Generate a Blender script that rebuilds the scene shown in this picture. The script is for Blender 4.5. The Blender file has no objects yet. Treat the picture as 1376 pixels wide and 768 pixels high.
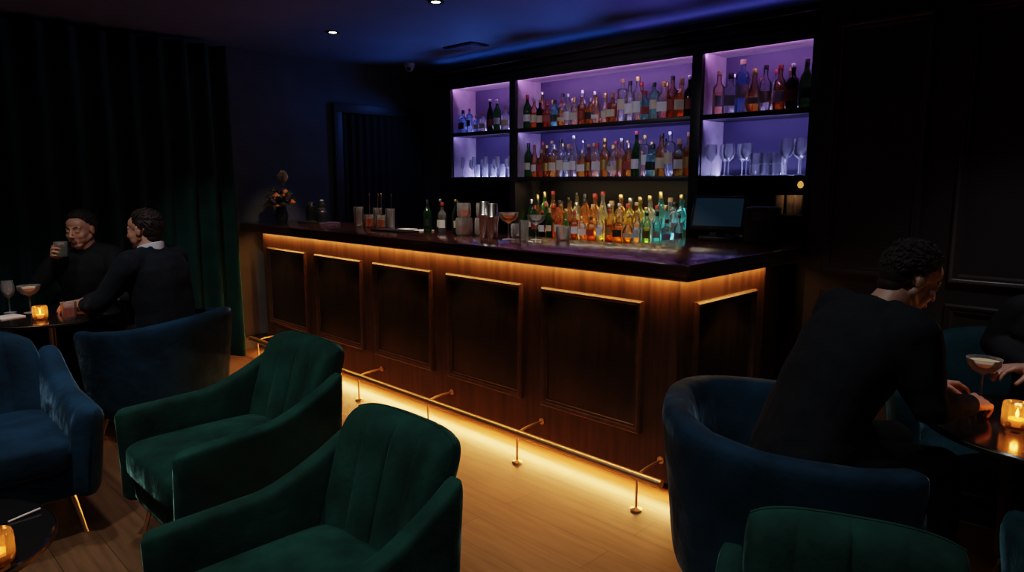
import bpy, bmesh, math, random
from mathutils import Vector, Matrix
random.seed(7)
V=Vector
SC=bpy.context.scene
COL=SC.collection
try:
    SC.view_settings.view_transform='Filmic'; SC.view_settings.look='Medium High Contrast'
except Exception as e: print('VT',e)
# ------------------------------------------------------------------ materials
MATS={}
def _n(nt,t,**k):
    n=nt.nodes.new(t)
    for a,b in k.items(): setattr(n,a,b)
    return n
def pmat(name,col,rough=.5,metal=0,noise=0,nscale=8,stretch=(1,1,1),bump=0,bscale=60,sheen=0,stint=None,coat=0,spec=None,emis=None,estr=0,sss=0,bdist=.01):
    if name in MATS: return MATS[name]
    m=bpy.data.materials.new(name); m.use_nodes=True; nt=m.node_tree; nt.nodes.clear()
    o=_n(nt,'ShaderNodeOutputMaterial'); p=_n(nt,'ShaderNodeBsdfPrincipled'); nt.links.new(p.outputs[0],o.inputs[0])
    p.inputs['Roughness'].default_value=rough; p.inputs['Metallic'].default_value=metal
    tc=_n(nt,'ShaderNodeTexCoord'); mp=_n(nt,'ShaderNodeMapping'); mp.inputs['Scale'].default_value=stretch
    nt.links.new(tc.outputs['Object'],mp.inputs['Vector'])
    nz=_n(nt,'ShaderNodeTexNoise'); nz.inputs['Scale'].default_value=nscale; nz.inputs['Detail'].default_value=6
    nt.links.new(mp.outputs[0],nz.inputs['Vector'])
    cr=_n(nt,'ShaderNodeValToRGB')
    a=max(noise,0.03)
    cr.color_ramp.elements[0].color=(*[c*(1-a) for c in col],1); cr.color_ramp.elements[1].color=(*[min(1,c*(1+a)) for c in col],1)
    cr.color_ramp.elements[0].position=.3; cr.color_ramp.elements[1].position=.7
    nt.links.new(nz.outputs['Fac'],cr.inputs[0]); nt.links.new(cr.outputs[0],p.inputs['Base Color'])
    if bump:
        n2=_n(nt,'ShaderNodeTexNoise'); n2.inputs['Scale'].default_value=bscale; n2.inputs['Detail'].default_value=4
        nt.links.new(mp.outputs[0],n2.inputs['Vector'])
        b=_n(nt,'ShaderNodeBump'); b.inputs['Strength'].default_value=bump; b.inputs['Distance'].default_value=bdist
        nt.links.new(n2.outputs['Fac'],b.inputs['Height']); nt.links.new(b.outputs[0],p.inputs['Normal'])
    if sheen:
        p.inputs['Sheen Weight'].default_value=sheen; p.inputs['Sheen Roughness'].default_value=.32
        p.inputs['Sheen Tint'].default_value=(*(stint or col),1)
    if coat: p.inputs['Coat Weight'].default_value=coat; p.inputs['Coat Roughness'].default_value=.12
    if spec is not None: p.inputs['Specular IOR Level'].default_value=spec
    if emis: p.inputs['Emission Color'].default_value=(*emis,1); p.inputs['Emission Strength'].default_value=estr
    if sss: p.inputs['Subsurface Weight'].default_value=sss; p.inputs['Subsurface Scale'].default_value=.01
    MATS[name]=m; return m
def velvet(name,col,stint,sheen=1.0):
    m=pmat(name,col,.8,noise=.5,nscale=5,bump=.45,bscale=11,bdist=.02,sheen=sheen,stint=stint,spec=.15)
    nt=m.node_tree; p=[n for n in nt.nodes if n.type=='BSDF_PRINCIPLED'][0]
    tc=[n for n in nt.nodes if n.type=='TEX_COORD'][0]
    nz=_n(nt,'ShaderNodeTexNoise'); nz.inputs['Scale'].default_value=5; nz.inputs['Detail'].default_value=6; nz.inputs['Distortion'].default_value=1.6
    nt.links.new(tc.outputs['Object'],nz.inputs['Vector'])
    r=_n(nt,'ShaderNodeMapRange'); r.inputs['From Min'].default_value=.40; r.inputs['From Max'].default_value=.64; r.inputs['To Min'].default_value=sheen*.15; r.inputs['To Max'].default_value=sheen
    nt.links.new(nz.outputs['Fac'],r.inputs['Value']); nt.links.new(r.outputs[0],p.inputs['Sheen Weight'])
    return m
def glassmat(name,col,diffuse=.15,dcol=None,rough=.06,trans=.65,ior=1.45):
    if name in MATS: return MATS[name]
    m=bpy.data.materials.new(name); m.use_nodes=True; nt=m.node_tree; nt.nodes.clear()
    o=_n(nt,'ShaderNodeOutputMaterial'); t=_n(nt,'ShaderNodeBsdfTransparent'); t.inputs[0].default_value=(*col,1)
    tr=_n(nt,'ShaderNodeBsdfTranslucent'); tr.inputs[0].default_value=(*(dcol or col),1)
    df=_n(nt,'ShaderNodeBsdfDiffuse'); df.inputs[0].default_value=(*(dcol or col),1)
    md=_n(nt,'ShaderNodeMixShader'); md.inputs[0].default_value=1-trans
    nt.links.new(tr.outputs[0],md.inputs[1]); nt.links.new(df.outputs[0],md.inputs[2])
    lw=_n(nt,'ShaderNodeLayerWeight'); lw.inputs['Blend'].default_value=.35
    mr=_n(nt,'ShaderNodeMapRange'); mr.inputs['To Min'].default_value=diffuse*.55; mr.inputs['To Max'].default_value=min(1,diffuse*2.4)
    nt.links.new(lw.outputs['Facing'],mr.inputs['Value'])
    m1=_n(nt,'ShaderNodeMixShader'); nt.links.new(mr.outputs[0],m1.inputs[0])
    nt.links.new(t.outputs[0],m1.inputs[1]); nt.links.new(md.outputs[0],m1.inputs[2])
    g=_n(nt,'ShaderNodeBsdfGlossy'); g.inputs['Roughness'].default_value=rough
    f=_n(nt,'ShaderNodeFresnel'); f.inputs[0].default_value=ior
    m2=_n(nt,'ShaderNodeMixShader'); nt.links.new(f.outputs[0],m2.inputs[0])
    nt.links.new(m1.outputs[0],m2.inputs[1]); nt.links.new(g.outputs[0],m2.inputs[2]); nt.links.new(m2.outputs[0],o.inputs[0])
    MATS[name]=m; return m
def floormat():
    m=bpy.data.materials.new('oak_plank_floor'); m.use_nodes=True; nt=m.node_tree; p=nt.nodes['Principled BSDF']
    tc=_n(nt,'ShaderNodeTexCoord'); br=_n(nt,'ShaderNodeTexBrick')
    br.inputs['Scale'].default_value=1; br.inputs['Brick Width'].default_value=1.6; br.inputs['Row Height'].default_value=.18
    br.inputs['Mortar Size'].default_value=.0014; br.inputs['Color1'].default_value=(.20,.105,.050,1); br.inputs['Color2'].default_value=(.145,.076,.036,1); br.inputs['Mortar'].default_value=(.055,.030,.014,1)
    br.offset=.37
    nt.links.new(tc.outputs['Object'],br.inputs['Vector'])
    mp=_n(nt,'ShaderNodeMapping'); mp.inputs['Scale'].default_value=(1.2,14,1); nt.links.new(tc.outputs['Object'],mp.inputs['Vector'])
    nz=_n(nt,'ShaderNodeTexNoise'); nz.inputs['Scale'].default_value=2.4; nz.inputs['Detail'].default_value=8; nt.links.new(mp.outputs[0],nz.inputs['Vector'])
    mx=_n(nt,'ShaderNodeMixRGB',blend_type='MULTIPLY'); mx.inputs[0].default_value=.6
    cr=_n(nt,'ShaderNodeValToRGB'); cr.color_ramp.elements[0].color=(.5,.46,.42,1); cr.color_ramp.elements[1].color=(1,1,1,1); cr.color_ramp.elements[0].position=.35; cr.color_ramp.elements[1].position=.65
    nt.links.new(nz.outputs['Fac'],cr.inputs[0]); nt.links.new(br.outputs['Color'],mx.inputs[1]); nt.links.new(cr.outputs[0],mx.inputs[2])
    nt.links.new(mx.outputs[0],p.inputs['Base Color']); p.inputs['Roughness'].default_value=.36
    b=_n(nt,'ShaderNodeBump'); b.inputs['Strength'].default_value=.2; b.inputs['Distance'].default_value=.003
    nt.links.new(nz.outputs['Fac'],b.inputs['Height']); nt.links.new(b.outputs[0],p.inputs['Normal'])
    return m
M_floor=floormat()
M_wall=pmat('dark_plaster',(.11,.115,.125),.85,noise=.2,nscale=3,bump=.25,bscale=12)
M_ceil=pmat('ceiling_paint',(.12,.125,.14),.8,noise=.08,nscale=3)
M_black=pmat('black_wall_panelling',(.015,.013,.011),.5,noise=.2,nscale=5)
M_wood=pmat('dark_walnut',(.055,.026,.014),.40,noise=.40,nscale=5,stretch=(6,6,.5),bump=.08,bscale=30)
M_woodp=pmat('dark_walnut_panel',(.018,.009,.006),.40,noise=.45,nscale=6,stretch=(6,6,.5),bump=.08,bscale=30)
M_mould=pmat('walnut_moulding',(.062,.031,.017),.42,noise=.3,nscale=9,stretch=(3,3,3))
M_top=pmat('lacquered_mahogany_top',(.060,.020,.013),.18,noise=.5,nscale=5,stretch=(.6,6,6),bump=.05,bscale=25,coat=.8)
M_frame=pmat('ebony_shelf_frame',(.018,.013,.016),.4,noise=.3,nscale=6,stretch=(1,6,6))
M_lowback=pmat('black_back_panel',(.006,.005,.005),.45,noise=.1,spec=.3)
M_back=pmat('dark_violet_shelf_back',(.075,.066,.120),.5,noise=.08,nscale=4,spec=.5)
M_lining=pmat('pale_shelf_lining',(.48,.39,.45),.6,noise=.15,nscale=5,stretch=(.7,3,3))
M_brass=pmat('aged_brass',(.80,.60,.36),.34,metal=1,noise=.1)
M_bronze=pmat('dark_bronze',(.16,.11,.06),.4,metal=1,noise=.1)
M_steel=pmat('polished_steel',(.80,.80,.82),.26,metal=1)
M_green=velvet('green_velvet',(.008,.042,.030),(.26,.52,.43))
M_blue=velvet('blue_velvet',(.008,.033,.058),(.28,.47,.60))
M_teal=velvet('teal_velvet',(.006,.040,.052),(.22,.48,.55))
M_curt=pmat('green_velvet_curtain',(.008,.038,.033),.85,noise=.3,nscale=5,bump=.1,bscale=90,sheen=.5,stint=(.14,.42,.38),spec=.1)
M_bcurt=pmat('black_curtain',(.008,.008,.010),.9,noise=.2)
M_tabletop=pmat('black_glass_top',(.012,.011,.011),.16,noise=.1,coat=.3)
M_blk=pmat('black_plastic',(.012,.012,.014),.35,noise=.1)
M_screen=pmat('dim_screen',(.02,.03,.045),.22,emis=(.04,.13,.22),estr=.10)
M_white=pmat('white_paper',(.75,.73,.7),.7)
M_skin=pmat('skin',(.46,.25,.17),.5,noise=.10,nscale=25,bump=.05,bscale=200,sss=.08)
M_skin2=pmat('skin_olive',(.40,.21,.14),.5,noise=.10,nscale=25,bump=.05,bscale=200,sss=.08)
M_hair=pmat('dark_brown_hair',(.020,.012,.008),.65,noise=.5,nscale=60,spec=.25)
M_jack=pmat('black_wool_jacket',(.012,.013,.016),.9,noise=.2,nscale=30,bump=.08,bscale=160,spec=.15,sheen=.12,stint=(.3,.32,.36))
M_jack2=pmat('dark_navy_wool_jacket',(.012,.015,.020),.9,noise=.2,nscale=30,bump=.08,bscale=160,spec=.15,sheen=.12,stint=(.28,.30,.36))
M_trous=pmat('black_trousers',(.010,.010,.012),.9,noise=.2,bump=.2,bscale=150,spec=.15)
M_shirtw=pmat('white_shirt',(.6,.6,.62),.7)
M_shirtb=pmat('black_shirt',(.010,.010,.013),.8,noise=.2,bump=.08,bscale=100,spec=.2)
M_shoe=pmat('black_leather',(.012,.010,.009),.3)
M_eyew=pmat('eye_white',(.40,.37,.35),.3); M_iris=pmat('iris',(.03,.018,.012),.2); M_lip=pmat('lips',(.30,.12,.10),.5)
G_clear=glassmat('clear_glass',(.96,.96,.98),.30,(1,1,1),.06,.5,1.4)
G_cryst=glassmat('cut_crystal',(.94,.94,.96),.34,(1,1,1),.10,.5,1.4)
G_votive=glassmat('amber_lit_crystal',(.85,.62,.38),.16,(1,.66,.34),.1,.8)  # candle glow put into the glass as an amber tint
M_wax=pmat('candle_wax',(.8,.55,.3),.5,emis=(1,.42,.10),estr=.4)  # flame's glow through the wax put in as emission
M_flame=pmat('candle_flame',(1,.6,.2),.5,emis=(1,.55,.16),estr=25)
# ------------------------------------------------------------------ mesh helpers
def finish(bm,name,mats,parent=None,loc=(0,0,0),rotz=0,ang=40,recalc=True):
    if recalc: bmesh.ops.recalc_face_normals(bm,faces=bm.faces[:])
    me=bpy.data.meshes.new(name); bm.to_mesh(me); bm.free()
    for p in me.polygons: p.use_smooth=True
    try: me.set_sharp_from_angle(angle=math.radians(ang))
    except Exception: pass
    if not isinstance(mats,(list,tuple)): mats=[mats]
    for m in mats: me.materials.append(m)
    return mk(name,me,parent,loc,rotz)
def mk(name,me,parent=None,loc=(0,0,0),rotz=0,scale=None):
    o=bpy.data.objects.new(name,me); COL.objects.link(o)
    o.location=loc; o.rotation_euler=(0,0,rotz)
    if scale: o.scale=(scale,)*3 if not isinstance(scale,tuple) else scale
    if parent: o.parent=parent
    return o
def empty(name,loc=(0,0,0),rotz=0):
    o=bpy.data.objects.new(name,None); o.empty_display_size=.1; COL.objects.link(o); o.location=loc; o.rotation_euler=(0,0,rotz); return o
def tag(o,label,cat,group=None):
    o['label']=label; o['category']=cat
    if group: o['group']=group
    return o
def struct(o): o['kind']='structure'; return o
def rbox(bm,size,c,bev=.005,seg=2):
    r=bmesh.ops.create_cube(bm,size=1.0); vs=r['verts']
    for v in vs: v.co=V((v.co.x*size[0]+c[0],v.co.y*size[1]+c[1],v.co.z*size[2]+c[2]))
    if bev>0:
        es=list({e for v in vs for e in v.link_edges})
        bmesh.ops.bevel(bm,geom=es,offset=bev,segments=seg,profile=.5,affect='EDGES')
def ring_loft(bm,rings,closed=True,cap=True):
    R=[[bm.verts.new(p) for p in r] for r in rings]
    n=len(R[0])
    for a,b in zip(R,R[1:]):
        for i in range(n if closed else n-1):
            j=(i+1)%n
            bm.faces.new((a[i],a[j],b[j],b[i]))
    if cap:
        bm.faces.new(R[0][::-1]); bm.faces.new(R[-1])
    return R
def frame_axes(t):
    t=t.normalized(); a=V((0,0,1)) if abs(t.z)<.9 else V((1,0,0))
    u=t.cross(a).normalized(); return u,t.cross(u).normalized()
def capsule(bm,p0,r0,p1,r1,n=12,h=3):
    p0=V(p0);p1=V(p1); t=(p1-p0)
    if t.length<1e-6: t=V((0,0,1e-4))
    tn=t.normalized(); u,w=frame_axes(tn); rings=[]
    for i in range(h):
        a=-math.pi/2+(i+.35)/h*math.pi/2
        rings.append((p0+tn*r0*math.sin(a),r0*math.cos(a)))
    rings.append((p0,r0)); rings.append((p1,r1))
    for i in range(h-1,-1,-1):
        a=-math.pi/2+(i+.35)/h*math.pi/2
        rings.append((p1-tn*r1*math.sin(a),r1*math.cos(a)))
    ring_loft(bm,[[c+(u*math.cos(2*math.pi*k/n)+w*math.sin(2*math.pi*k/n))*r for k in range(n)] for c,r in rings])
def tube(bm,pts,r,n=12):
    pts=[V(p) for p in pts]; rings=[]
    rr=r if isinstance(r,(list,tuple)) else [r]*len(pts)
    u=None
    for i,p in enumerate(pts):
        t=(pts[min(i+1,len(pts)-1)]-pts[max(i-1,0)]).normalized()
        if u is None: u,w=frame_axes(t)
        else: u=(u-t*u.dot(t)).normalized()
        w=t.cross(u).normalized()
        rings.append([p+(u*math.cos(2*math.pi*k/n)+w*math.sin(2*math.pi*k/n))*rr[i] for k in range(n)])
    ring_loft(bm,rings)
def ellip(bm,c,r,mat=None,seg=16,rg=10):
    M=Matrix.Translation(V(c))@(mat or Matrix.Identity(4))@Matrix.Diagonal((r[0],r[1],r[2],1))
    bmesh.ops.create_uvsphere(bm,u_segments=seg,v_segments=rg,radius=1,matrix=M)
def sp(x,e): return math.copysign(abs(x)**e,x)
def sellip(bm,c,r,e1=.35,e2=.4,nu=40,nv=20,fn=None):
    rings=[]
    for j in range(1,nv):
        p=-math.pi/2+math.pi*j/nv; ring=[]
        for i in range(nu):
            t=2*math.pi*i/nu
            q=V((r[0]*sp(math.cos(p),e1)*sp(math.cos(t),e2),r[1]*sp(math.cos(p),e1)*sp(math.sin(t),e2),r[2]*sp(math.sin(p),e1)))
            if fn: q=fn(q)
            ring.append(q+V(c))
        rings.append(ring)
    ring_loft(bm,rings)
def lathe(bm,prof,n=24,sq=None,level=None,off=(0,0,0)):
    off=V(off); prev=None
    def rad(r,a):
        return r if not sq else r/((abs(math.cos(a))**sq+abs(math.sin(a))**sq)**(1/sq))
    for (r,z) in prof:
        if r<1e-6: cur=[bm.verts.new(off+V((0,0,z)))]
        else: cur=[bm.verts.new(off+V((rad(r,2*math.pi*i/n)*math.cos(2*math.pi*i/n),rad(r,2*math.pi*i/n)*math.sin(2*math.pi*i/n),z))) for i in range(n)]
        if prev:
            pr,pz=prev
            mi=1 if (level is not None and (z+pz)/2>level) else 0
            for i in range(n):
                j=(i+1)%n
                if len(pr)==1 and len(cur)==1: break
                if len(pr)==1: f=bm.faces.new((pr[0],cur[j],cur[i]))
                elif len(cur)==1: f=bm.faces.new((pr[i],pr[j],cur[0]))
                else: f=bm.faces.new((pr[i],pr[j],cur[j],cur[i]))
                f.material_index=mi
        prev=(cur,z)
def mould(bm,w,h,prof):
    rings=[]
    for (i,o) in prof:
        rings.append([V((sx*(w/2-i),-o,sz*(h/2-i))) for sx,sz in ((-1,-1),(1,-1),(1,1),(-1,1))])
    R=[[bm.verts.new(p) for p in r] for r in rings]
    for a,b in zip(R,R[1:]):
        for k in range(4):
            j=(k+1)%4; bm.faces.new((a[k],a[j],b[j],b[k]))
def area(name,loc,sx,sy,e,col,d,axis=(1,0,0),spread=None):
    l=bpy.data.lights.new(name,'AREA'); l.shape='RECTANGLE'; l.size=sx; l.size_y=sy; l.energy=e; l.color=col
    if spread: l.spread=math.radians(spread)
    o=bpy.data.objects.new(name,l); COL.objects.link(o)
    z=-V(d).normalized(); x=V(axis); x=(x-z*x.dot(z)).normalized(); y=z.cross(x)
    m=Matrix((x,y,z)).transposed().to_4x4(); m.translation=V(loc); o.matrix_world=m; return o
def point(name,loc,e,col,r=.02):
    l=bpy.data.lights.new(name,'POINT'); l.energy=e; l.color=col; l.shadow_soft_size=r
    o=bpy.data.objects.new(name,l); COL.objects.link(o); o.location=loc; return o
def spot(name,loc,tgt,e,col,ang=70,r=.06,blend=.7):
    l=bpy.data.lights.new(name,'SPOT'); l.energy=e; l.color=col; l.spot_size=math.radians(ang); l.spot_blend=blend; l.shadow_soft_size=r
    o=bpy.data.objects.new(name,l); COL.objects.link(o); o.location=loc
    o.rotation_euler=(V(tgt)-V(loc)).to_track_quat('-Z','Y').to_euler(); return o
def face_rot(d): return math.atan2(-d[0],d[1])
CH=2.62
# ------------------------------------------------------------------ room
def wallbox(name,lo,hi,m):
    bm=bmesh.new(); rbox(bm,[hi[i]-lo[i] for i in range(3)],[(hi[i]+lo[i])/2 for i in range(3)],0)
    return struct(finish(bm,name,m))
wallbox('floor',(-6.3,-3,-.1),(2.6,5.0,0),M_floor)
wallbox('ceiling',(-6.3,-3,CH),(2.6,5.0,CH+.1),M_ceil)
wallbox('wall_left',(-6.2,-3,0),(-6.02,5.0,CH),M_wall)
wallbox('wall_back',(-6.02,4.80,0),(-1.56,4.95,CH),M_wall)
wallbox('wall_right',(-1.56,3.87,0),(2.5,4.0,CH),M_black)
wallbox('wall_partition',(-1.56,4.0,0),(-1.44,4.95,CH),M_black)
wallbox('wall_front',(-6.02,-3,0),(2.5,-2.88,CH),M_wall)
wallbox('wall_side',(2.5,-3,0),(2.6,4.0,CH),M_black)
PROF=[(0,0),(0,.018),(.008,.026),(.018,.022),(.026,.012),(.036,.014),(.042,.004),(.046,0)]
k=1
for i in range(6):
    for cz,h in ((1.66,1.30),(.54,.74)):
        bm=bmesh.new(); mould(bm,.46,h,PROF); struct(finish(bm,'trim_%d'%k,pmat('black_moulding',(.035,.026,.021),.38),loc=(-1.24+.60*i,3.869,cz))); k+=1
bm=bmesh.new(); rbox(bm,(.05,.09,2.16),(0,-.49,1.08),.006); rbox(bm,(.05,.09,2.16),(0,.49,1.08),.006); rbox(bm,(.05,1.07,.09),(0,0,2.19),.006)
struct(finish(bm,'trim_%d'%k,pmat('door_trim',(.022,.022,.028),.5),loc=(-5.995,4.12,0)))
bm=bmesh.new(); rings=[]
for j in range(2):
    rings.append([V((-.0+.018*math.sin(i*.55),-.445+.89*i/120,2.14*j)) for i in range(121)])
ring_loft(bm,rings,closed=False,cap=False)
struct(finish(bm,'door_1',M_bcurt,loc=(-5.99,4.12,0)))
wallbox('baseboard_left',(-6.02,2.4,0),(-5.99,2.9,.12),M_black)
def curtain(y0,y1,label):
    bm=bmesh.new(); rings=[]; n=int((y1-y0)*70)
    for j in range(13):
        z=.015+(CH-.06)*j/12; f=1+.25*(1-j/12)
        rings.append([V((.05*f*math.sin(i/n*(y1-y0)*34+.8*math.sin(i*.05)+.12*math.sin(j*.5))+.02*math.sin(i*.11+j*.2),y0+(y1-y0)*i/n,z)) for i in range(n+1)])
    ring_loft(bm,rings,closed=False,cap=False)
    o=finish(bm,'curtain',M_curt,loc=(-5.80,0,0),ang=80)
    s=o.modifiers.new('s','SOLIDIFY'); s.thickness=.004
    tag(o,label,'curtain','long velvet curtains')
curtain(-2.6,.55,'floor-length dark green velvet curtain in deep vertical folds')
curtain(.60,2.50,'floor-length dark green velvet curtain beside the bar end')
def downlight(x,y,on=True):  # also builds the fill fixtures added out of view
    bm=bmesh.new(); lathe(bm,[(.03,0),(.05,0),(.052,-.006),(.03,-.004),(.03,0)],24)
    o=finish(bm,'ceiling_downlight',M_blk,loc=(x,y,CH-.001)); tag(o,'small round recessed ceiling downlight','ceiling light','recessed ceiling downlights')
    bm=bmesh.new(); lathe(bm,[(0,-.003),(.028,-.003)],20)
    finish(bm,'lens',pmat('lamp_lens',(1,.9,.75),.4,emis=(1,.78,.5),estr=14),parent=o)
    return o
for x,y in ((-4.87,2.94),(-3.6,2.92),(-2.35,2.92)): downlight(x,y)
bm=bmesh.new(); rbox(bm,(.36,.2,.012),(0,0,0),.003)
o=finish(bm,'air_vent',M_blk,loc=(-4.57,4.02,CH-.006)); tag(o,'dark rectangular ceiling air vent grille','vent')
for i in range(6):
    bm=bmesh.new(); rbox(bm,(.33,.018,.006),(0,-.075+.03*i,-.010),.001)
    finish(bm,'louvre',pmat('vent_grey',(.10,.10,.12),.5),parent=o)
bm=bmesh.new(); lathe(bm,[(0,0),(.05,0),(.05,-.03),(.04,-.035),(.036,-.055),(.02,-.072),(0,-.078)],24)
o=finish(bm,'security_camera',pmat('camera_white',(.85,.85,.88),.4),loc=(-5.62,4.22,CH)); tag(o,'small white dome security camera on the ceiling','security camera')
bm=bmesh.new(); ellip(bm,(0.018,-.022,-.055),(.02,.02,.018)); finish(bm,'lens',M_blk,parent=o)
# ------------------------------------------------------------------ bar
BX0,BX1,BY=-5.80,-1.664,2.739; BT=1.14; BU=1.064; BB=.075
bar=empty('bar_counter',(0,0,0)); tag(bar,'dark walnut panelled bar with glowing amber underlight','bar')
bm=bmesh.new()
poly=[(BX0,BY),(BX1,BY),(BX1,BY+.86),(BX1-.05,BY+.86),(BX1-.05,BY+.05),(BX0,BY+.05)]
lo=[bm.verts.new((x,y,BB)) for x,y in poly]; hi=[bm.verts.new((x,y,BU)) for x,y in poly]; bm.faces.new(lo[::-1]); bm.faces.new(hi)
for i in range(6): bm.faces.new((lo[i],lo[(i+1)%6],hi[(i+1)%6],hi[i]))
rbox(bm,(BX1-BX0-.16,.04,BB-.002),((BX0+BX1)/2-.06,BY+.12,(BB-.002)/2),0)
rbox(bm,(.04,.70,BB-.002),(BX1-.12,BY+.50,(BB-.002)/2),0)
finish(bm,'body',M_wood,parent=bar)
bm=bmesh.new(); rbox(bm,(.04,.27,BU-.02),(BX1-.06,BY+.86+.14,BU/2),.003); finish(bm,'end_door',M_woodp,parent=bar)
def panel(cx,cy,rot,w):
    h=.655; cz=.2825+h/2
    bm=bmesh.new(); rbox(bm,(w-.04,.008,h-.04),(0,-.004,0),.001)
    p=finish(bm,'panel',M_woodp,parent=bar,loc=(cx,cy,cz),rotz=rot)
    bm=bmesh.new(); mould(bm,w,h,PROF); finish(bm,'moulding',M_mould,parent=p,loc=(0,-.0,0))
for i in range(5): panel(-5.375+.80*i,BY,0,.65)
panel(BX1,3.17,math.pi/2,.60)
def poly_slab(bm,pts,z0,z1,bev):
    lo=[bm.verts.new((x,y,z0)) for x,y in pts]; hi=[bm.verts.new((x,y,z1)) for x,y in pts]
    n=len(pts); bm.faces.new(lo[::-1]); bm.faces.new(hi)
    for i in range(n): bm.faces.new((lo[i],lo[(i+1)%n],hi[(i+1)%n],hi[i]))
    bmesh.ops.bevel(bm,geom=bm.edges[:],offset=bev,segments=3,profile=.5,affect='EDGES')
bm=bmesh.new()
poly_slab(bm,[(-6.015,2.635),(-1.56,2.635),(-1.56,3.865),(-1.57,3.865),(-1.57,4.25),(-2.35,4.25),(-2.35,3.30),(-6.015,3.30)],BU,BT,.012)
top=finish(bm,'bar_countertop',M_top); tag(top,'long L-shaped dark polished wood bar top','countertop')
bm=bmesh.new(); rbox(bm,(.04,.9,1.04),(-2.3,3.78,.53),.003); rbox(bm,(3.5,.04,1.04),(-4.05,3.25,.53),.003); finish(bm,'inner_panel',M_blk,parent=bar)
rail=empty('foot_rail',(0,2.54,0)); tag(rail,'long round brass foot rail on short posts','foot rail')
bm=bmesh.new(); tube(bm,[(-5.72,0,.165),(-5.0,0,.165),(-4,0,.165),(-3,0,.165),(-2,0,.165),(-1.60,0,.165)],.020,16)
finish(bm,'rail',M_brass,parent=rail)
for i in range(6):
    x=-1.73-.77*i
    bm=bmesh.new(); lathe(bm,[(0,0),(.028,0),(.028,.005),(.012,.010),(.006,.014),(.006,.145),(.010,.15),(.010,.165),(0,.165)],16)
    finish(bm,'post',M_brass,parent=rail,loc=(x,0,0))
    bm=bmesh.new(); tube(bm,[(0,0,.168),(0,.06,.180),(0,.12,.183),(0,.190,.183)],.006,10)
    M=Matrix.Translation((0,.194,.183))@Matrix.Rotation(math.pi/2,4,'X')
    bmesh.ops.create_cone(bm,cap_ends=True,segments=18,radius1=.018,radius2=.018,depth=.008,matrix=M)
    finish(bm,'bracket',M_brass,parent=rail,loc=(x,0,0))
AMB=(1,.45,.13)
area('counter_led',((BX0+BX1)/2,BY-.026,BU-.006),BX1-BX0,.015,15,AMB,(0,.35,-1))
area('counter_led_side',(BX1+.026,BY+.43,BU-.006),.86,.015,3.8,AMB,(-.35,0,-1),axis=(0,1,0))
area('floor_glow_fill',((BX0+BX1)/2,BY-.075,BU-.006),BX1-BX0,.015,10,(1,.48,.18),(0,-.35,-1),spread=70)  # second strip added to widen the glow on the floor
area('kick_led',((BX0+BX1)/2,BY+.012,BB-.004),BX1-BX0,.02,38,(1,.43,.12),(0,-.9,-1))
area('kick_led_side',(BX1-.012,BY+.43,BB-.004),.8,.02,4.5,(1,.43,.12),(.9,0,-1),axis=(0,1,0))
# ------------------------------------------------------------------ back bar shelving
SY0,SY1=4.44,4.79
unit=empty('back_bar_shelving',(0,0,0)); tag(unit,'dark built-in bar shelving with lit lavender bays','shelving')
def upart(name,lo,hi,m,bev=.004):
    bm=bmesh.new(); rbox(bm,[hi[i]-lo[i] for i in range(3)],[(hi[i]+lo[i])/2 for i in range(3)],bev)
    return finish(bm,name,m,parent=unit)
UX0,UX1=-5.46,-1.60; S1,S2,ST=1.955,1.535,2.385; BC=1.03
upart('back_panel',(UX0,4.765,S2-.03),(UX1,4.79,ST+.02),M_back,0)
upart('lower_back_panel',(UX0,4.765,BC),(UX1,4.79,S2-.03),M_lowback,0)
for lo_,hi_ in ((UX0,-5.28),(-4.475,-4.40),(-2.665,-2.585),(-1.83,UX1)):
    upart('upright',(lo_,SY0,BC),(hi_,4.765,ST+.02),M_frame)
BAYS=((-5.28,-4.475),(-4.40,-2.665),(-2.585,-1.83))
for lo_,hi_ in BAYS:
    for z in (S1,S2): upart('shelf',(lo_,SY0+.01,z-.035),(hi_,4.765,z),M_frame)
    upart('bay_lining',(lo_,SY0+.03,ST-.012),(hi_,4.764,ST),M_lining,0)
    upart('bay_side',(lo_,SY0+.03,S2),(lo_+.006,4.764,ST-.012),M_lining,0)
    upart('bay_side',(hi_-.006,SY0+.03,S2),(hi_,4.764,ST-.012),M_lining,0)
    upart('front_lip',(lo_,SY0,ST-.022),(hi_,SY0+.012,ST+.02),M_frame,0)
for y0,z0,z1 in ((SY0-.01,ST,ST+.06),(SY0-.05,ST+.06,ST+.09),(SY0-.03,ST+.09,ST+.125)):
    upart('cornice',(UX0-.04,y0,z0),(UX1+.03,4.765,z1),M_frame,.01)
upart('cornice_lip',(UX0-.04,SY0-.12,ST+.115),(UX1+.03,SY0-.09,ST+.165),M_frame,.008)
upart('cornice_tray',(UX0-.04,SY0-.10,ST+.115),(UX1+.03,SY0+.1,ST+.13),M_frame,.004)
bc=empty('back_counter',(0,0,0)); tag(bc,'dark wooden back counter below the shelving','counter')
bm=bmesh.new(); rbox(bm,(UX1-UX0,.52,.04),((UX0+UX1)/2,4.53,BC-.02),.006); finish(bm,'top',M_top,parent=bc)
bm=bmesh.new(); rbox(bm,(UX1-UX0-.04,.46,BC-.04),((UX0+UX1)/2,4.55,(BC-.04)/2),.004); finish(bm,'cabinet',M_frame,parent=bc)
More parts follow.
